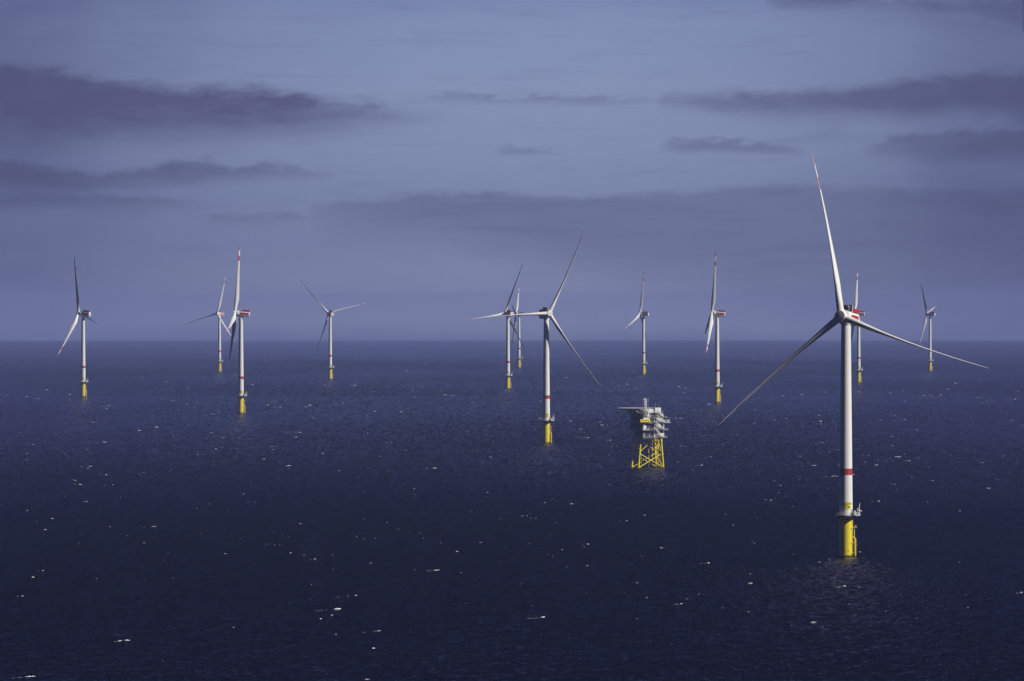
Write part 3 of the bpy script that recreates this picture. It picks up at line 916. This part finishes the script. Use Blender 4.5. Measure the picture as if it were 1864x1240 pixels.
    hd = b.build('helideck', M_TOPW, root)
    b = MB()
    for i in range(9):
        t = -10.5 + i * 21 / 8
        b.box((hx + t, hy, hz - 0.75), (0.25, 2 * math.sqrt(max(1, hr * hr - t * t)) * 0.9, 0.9))
    for (px, py) in ((-8, -2), (0, -3), (-8, 8), (0, 8), (-4, 12), (2, 3)):
        b.tube((px, py, 38.9), (px, py, hz - 0.4), 0.22, 8)
        b.tube((px, py, 39.2), (px - 4.5, py + 1.5, hz - 0.5), 0.18, 8)
        b.tube((px, py, 36.6), (px - 7.0, py + 0.5, hz - 0.6), 0.20, 8)
    for i, (px, py) in enumerate(((-8.3, -6.5), (-8.3, -1.5), (-8.3, 4.0), (-8.3, 9.0))):
        b.tube((px, py, 38.2), (px - 5.2, py + 1.0, hz - 0.5), 0.26, 8); b.tube((px, py, 41.6), (px - 3.0, py + 0.6, 40.0), 0.18, 8)
        b.tube((px, py, 38.8), (px, py, hz - 0.4), 0.24, 8)
    for px in (-8.0, -5.2, -2.4, 0.4):
        b.tube((px, -8.0, 39.0), (px + 2.2, -7.0, hz - 0.5), 0.17, 8); b.tube((px + 2.2, -8.0, 39.0), (px, -7.0, hz - 0.5), 0.17, 8)
    b.box((-4.0, -7.4, hz - 0.8), (11.0, 0.3, 0.5))
    b.build('truss', M_TOPW, hd)
    # crane: pedestal and lattice boom stowed upright
    b = MB(); b.tube((-3.6, -8.4, 36.4), (-3.6, -8.4, 39.6), 0.75, 14); b.box((-3.6, -8.4, 40.2), (2.0, 2.2, 1.4)); b.tube((-3.6, -8.4, 39.9), (-6.2, -8.9, 38.4), 0.25, 8)
    cr = b.build('pedestal_crane', M_TOPW, root)
    b = MB()
    w = 0.72
    cx, cy = -6.2, -8.9
    for sx in (-1, 1):
        for sy in (-1, 1): b.tube((cx + sx * w, cy + sy * w, 36.6), (cx + sx * w, cy + sy * w, 49.6), 0.13, 6)
    k = 11
    for i in range(k):
        za = 36.6 + 13 * i / k; zb = 36.6 + 13 * (i + 1) / k; s = 1 if i % 2 else -1
        for sy in (-1, 1): b.tube((cx - s * w, cy + sy * w, za), (cx + s * w, cy + sy * w, zb), 0.09, 5)
        for sx in (-1, 1): b.tube((cx + sx * w, cy - s * w, za), (cx + sx * w, cy + s * w, zb), 0.09, 5)
    b.build('lattice_boom', M_TOPW, cr)
    for (px, py, z0, z1) in ((-3.4, -8.0, 40.9, 50.2), (-7.9, -8.2, 36.4, 49.6), (3.0, -6.0, 42.8, 46.5), (6.6, -5.0, 42.8, 45.0)):
        b = MB(); b.tube((px, py, z0), (px, py, z1), 0.09, 6, 0.05); b.tube((px - 0.3, py, z1 - 1), (px + 0.3, py, z1 - 1), 0.05, 5)
        b.build('antenna', M_GALV, root)
    return root
make_substation()

# ------------------------------------------------------------------ whitecaps: ragged little ridges of foam on the wave crests
def build_whitecaps():
    g = np.random.default_rng(21)
    vs, fs, mi = [], [], []
    def place(r0, r1, count, s0, s1):
        az_ = np.radians(g.uniform(-5.6, 5.6, count * 6))
        r_ = np.sqrt(g.uniform(r0 * r0, r1 * r1, count * 6))
        x, y = r_ * np.sin(az_), r_ * np.cos(az_)
        h = wave_h(x, y)
        fld = np.sin(x / 91.0 + 2 * np.sin(y / 400.0)) + np.sin(y / 333.0 + x / 210.0) + g.normal(size=x.shape) * 0.8
        order = np.argsort(-(h / 0.3 + fld * 0.45))[: count]
        for q in order:
            yield x[q], y[q], r_[q], h[q] * np.clip((20500 - r_[q]) / 5000, 0, 1)
    def ridge(x, y, z, L, hgt, ang, trail):
        n = max(4, min(14, int(L / 0.35)))
        o = len(vs)
        ca, sa = math.cos(ang), math.sin(ang)
        bend = g.normal() * 0.12 * L
        hh = 0.0
        for i in range(n + 1):
            f = i / n
            env = max(0.05, math.sin(PI * min(1, f * 0.94 + 0.03))) ** 0.6
            hh = hgt * env * (g.uniform(0.5, 1.2) if g.random() < 0.75 else 0.12)
            wd = 0.55 * hgt * env * g.uniform(1.0, 2.6)
            px = (f - 0.5) * L; py = bend * (4 * f * (1 - f) - 0.6) + g.normal() * 0.05 * L * 0.4
            cx = x + px * ca - py * sa; cy = y + px * sa + py * ca
            zz = z + g.normal() * 0.03 * hgt
            vs.append((cx + wd * sa, cy - wd * ca, zz - 0.25 * hgt)); vs.append((cx + 0.4 * wd * sa, cy - 0.4 * wd * ca, zz + hh * 0.75))
            vs.append((cx - 0.3 * wd * sa, cy + 0.3 * wd * ca, zz + hh)); vs.append((cx - 1.3 * wd * sa, cy + 1.3 * wd * ca, zz - 0.25 * hgt))
        for i in range(n):
            for k in range(3):
                a = o + i * 4 + k
                fs.append((a, a + 4, a + 5, a + 1)); mi.append(1 if trail else 0)
    for r0, r1, count, lmin in ((1780, 3300, 230, 0.85), (3300, 6000, 480, 1.1), (6000, 9500, 600, 1.5), (9500, 20000, 700, 1.8)):
        for x, y, r, h in place(r0, r1, count, 0, 0):
            z = drop(r * r) + h
            L = min(5.0, lmin * math.exp(max(-0.5, g.normal()) * 0.7) * 0.75)
            hgt = float(np.clip(0.06 + 0.075 * L * g.uniform(0.5, 1.4), 0.09, 0.36))
            ang = math.radians(20) + g.normal() * 0.28
            u = g.random()
            faint = u < (0.5 if L < 0.9 else 0.25)
            ridge(x, y, z, L, hgt * (0.7 if faint else 1.0), ang, faint)
            if L > 1.3 and r < 9000 and g.random() < 0.6:      # thin foam trailing off to the left of the break
                tl = L * g.uniform(1.5, 3.0)
                for q in range(int(g.integers(2, 5))):
                    dx = -(L * 0.5 + tl * g.uniform(0.1, 1.0)); dy = dx * math.tan(ang) + g.normal() * 1.5
                    hz = float(wave_h(np.array([x + dx]), np.array([y + dy]))[0])
                    ridge(x + dx, y + dy, drop(r * r) + hz, tl * g.uniform(0.15, 0.5), 0.10 + 0.06 * g.random(), ang, True)
            if L > 1.6 and g.random() < 0.5:       # broken pieces beside it
                for _ in range(g.integers(1, 4)):
                    off = g.normal(size=2) * L * 0.9
                    xx, yy = x + off[0] * 1.2, y + off[1] * 2
                    hz = float(wave_h(np.array([xx]), np.array([yy]))[0]) * float(np.clip((20500 - r) / 5000, 0, 1))
                    ridge(xx, yy, drop(xx * xx + yy * yy) + hz, L * g.uniform(0.2, 0.6), hgt * g.uniform(0.4, 0.8), ang + g.normal() * 0.3, g.random() < 0.5)
    # the larger breakers of the foreground: (x, distance, length, height, share of thin foam beside it)
    def at(px, py):
        d = 2500.0
        for _ in range(30): d = FPX * (CAM_H + d * d / (2 * R_EARTH)) / (py - 558.8)
        return (px - 932) / FPX * d, d
    for px, py, L, hg, tr in ((615, 1110, 3.2, 0.5, 1), (648, 1086, 1.6, 0.4, 2), (232, 1167, 2.6, 0.4, 1), (218, 1168, 1.4, 0.3, 0), (990, 1125, 2.6, 0.45, 1), (60, 1052, 1.6, 0.35, 0),
                              (55, 1233, 4.5, 0.3, 1), (1366, 1063, 2.4, 0.4, 0), (1538, 1068, 2.0, 0.3, 1), (680, 1182, 1.6, 0.35, 0), (820, 1123, 1.3, 0.3, 0), (262, 990, 1.6, 0.45, 0),
                              (832, 1005, 1.6, 0.35, 0), (95, 945, 1.6, 0.3, 0), (584, 1128, 1.2, 0.3, 0), (1012, 953, 1.3, 0.3, 0), (1290, 1026, 1.6, 0.35, 1), (690, 1150, 2.4, 0.2, 1), (200, 960, 1.5, 0.3, 0)):
        x, d = at(px, py)
        hz = float(wave_h(np.array([x]), np.array([d]))[0])
        z0 = drop(x * x + d * d) + max(hz, 0.25)
        ridge(x, d, z0, L * 0.8, hg * 0.7, math.radians(35) + g.normal() * 0.2, False)
        for q in range(tr * 4):
            dx = -L * (0.6 + 0.55 * q) + g.normal() * 0.4
            ridge(x + dx, d + dx * 1.6 + g.normal(), z0 - 0.08, L * g.uniform(0.3, 0.9), 0.07 + 0.04 * g.random(), math.radians(40), True)
    me = bpy.data.meshes.new('whitecaps')
    me.from_pydata(vs, [], fs)
    m, t, p = material('sea_foam')
    n = t.noise(t.new('ShaderNodeNewGeometry').outputs['Position'], 2.2, 3, 0.6)
    t.l.new(t.mix(n, (0.62, 0.64, 0.66, 1), (0.85, 0.86, 0.87, 1)), p.inputs['Base Color'])
    p.inputs['Roughness'].default_value = 0.9; p.inputs['Specular IOR Level'].default_value = 0.1
    m2, t, p = material('thin_foam')
    n = t.noise(t.new('ShaderNodeNewGeometry').outputs['Position'], 3.0, 3, 0.65)
    t.l.new(t.mix(n, (0.03, 0.04, 0.07, 1), (0.42, 0.45, 0.50, 1)), p.inputs['Base Color'])
    p.inputs['Roughness'].default_value = 0.8
    me.materials.append(m); me.materials.append(m2)
    me.polygons.foreach_set('material_index', mi)
    me.polygons.foreach_set('use_smooth', [True] * len(fs))
    me.update()
    o = bpy.data.objects.new('whitecaps', me)
    C.objects.link(o)
    o['kind'] = 'stuff'
    o['label'] = 'small white flecks of foam scattered over the dark sea'
build_whitecaps()
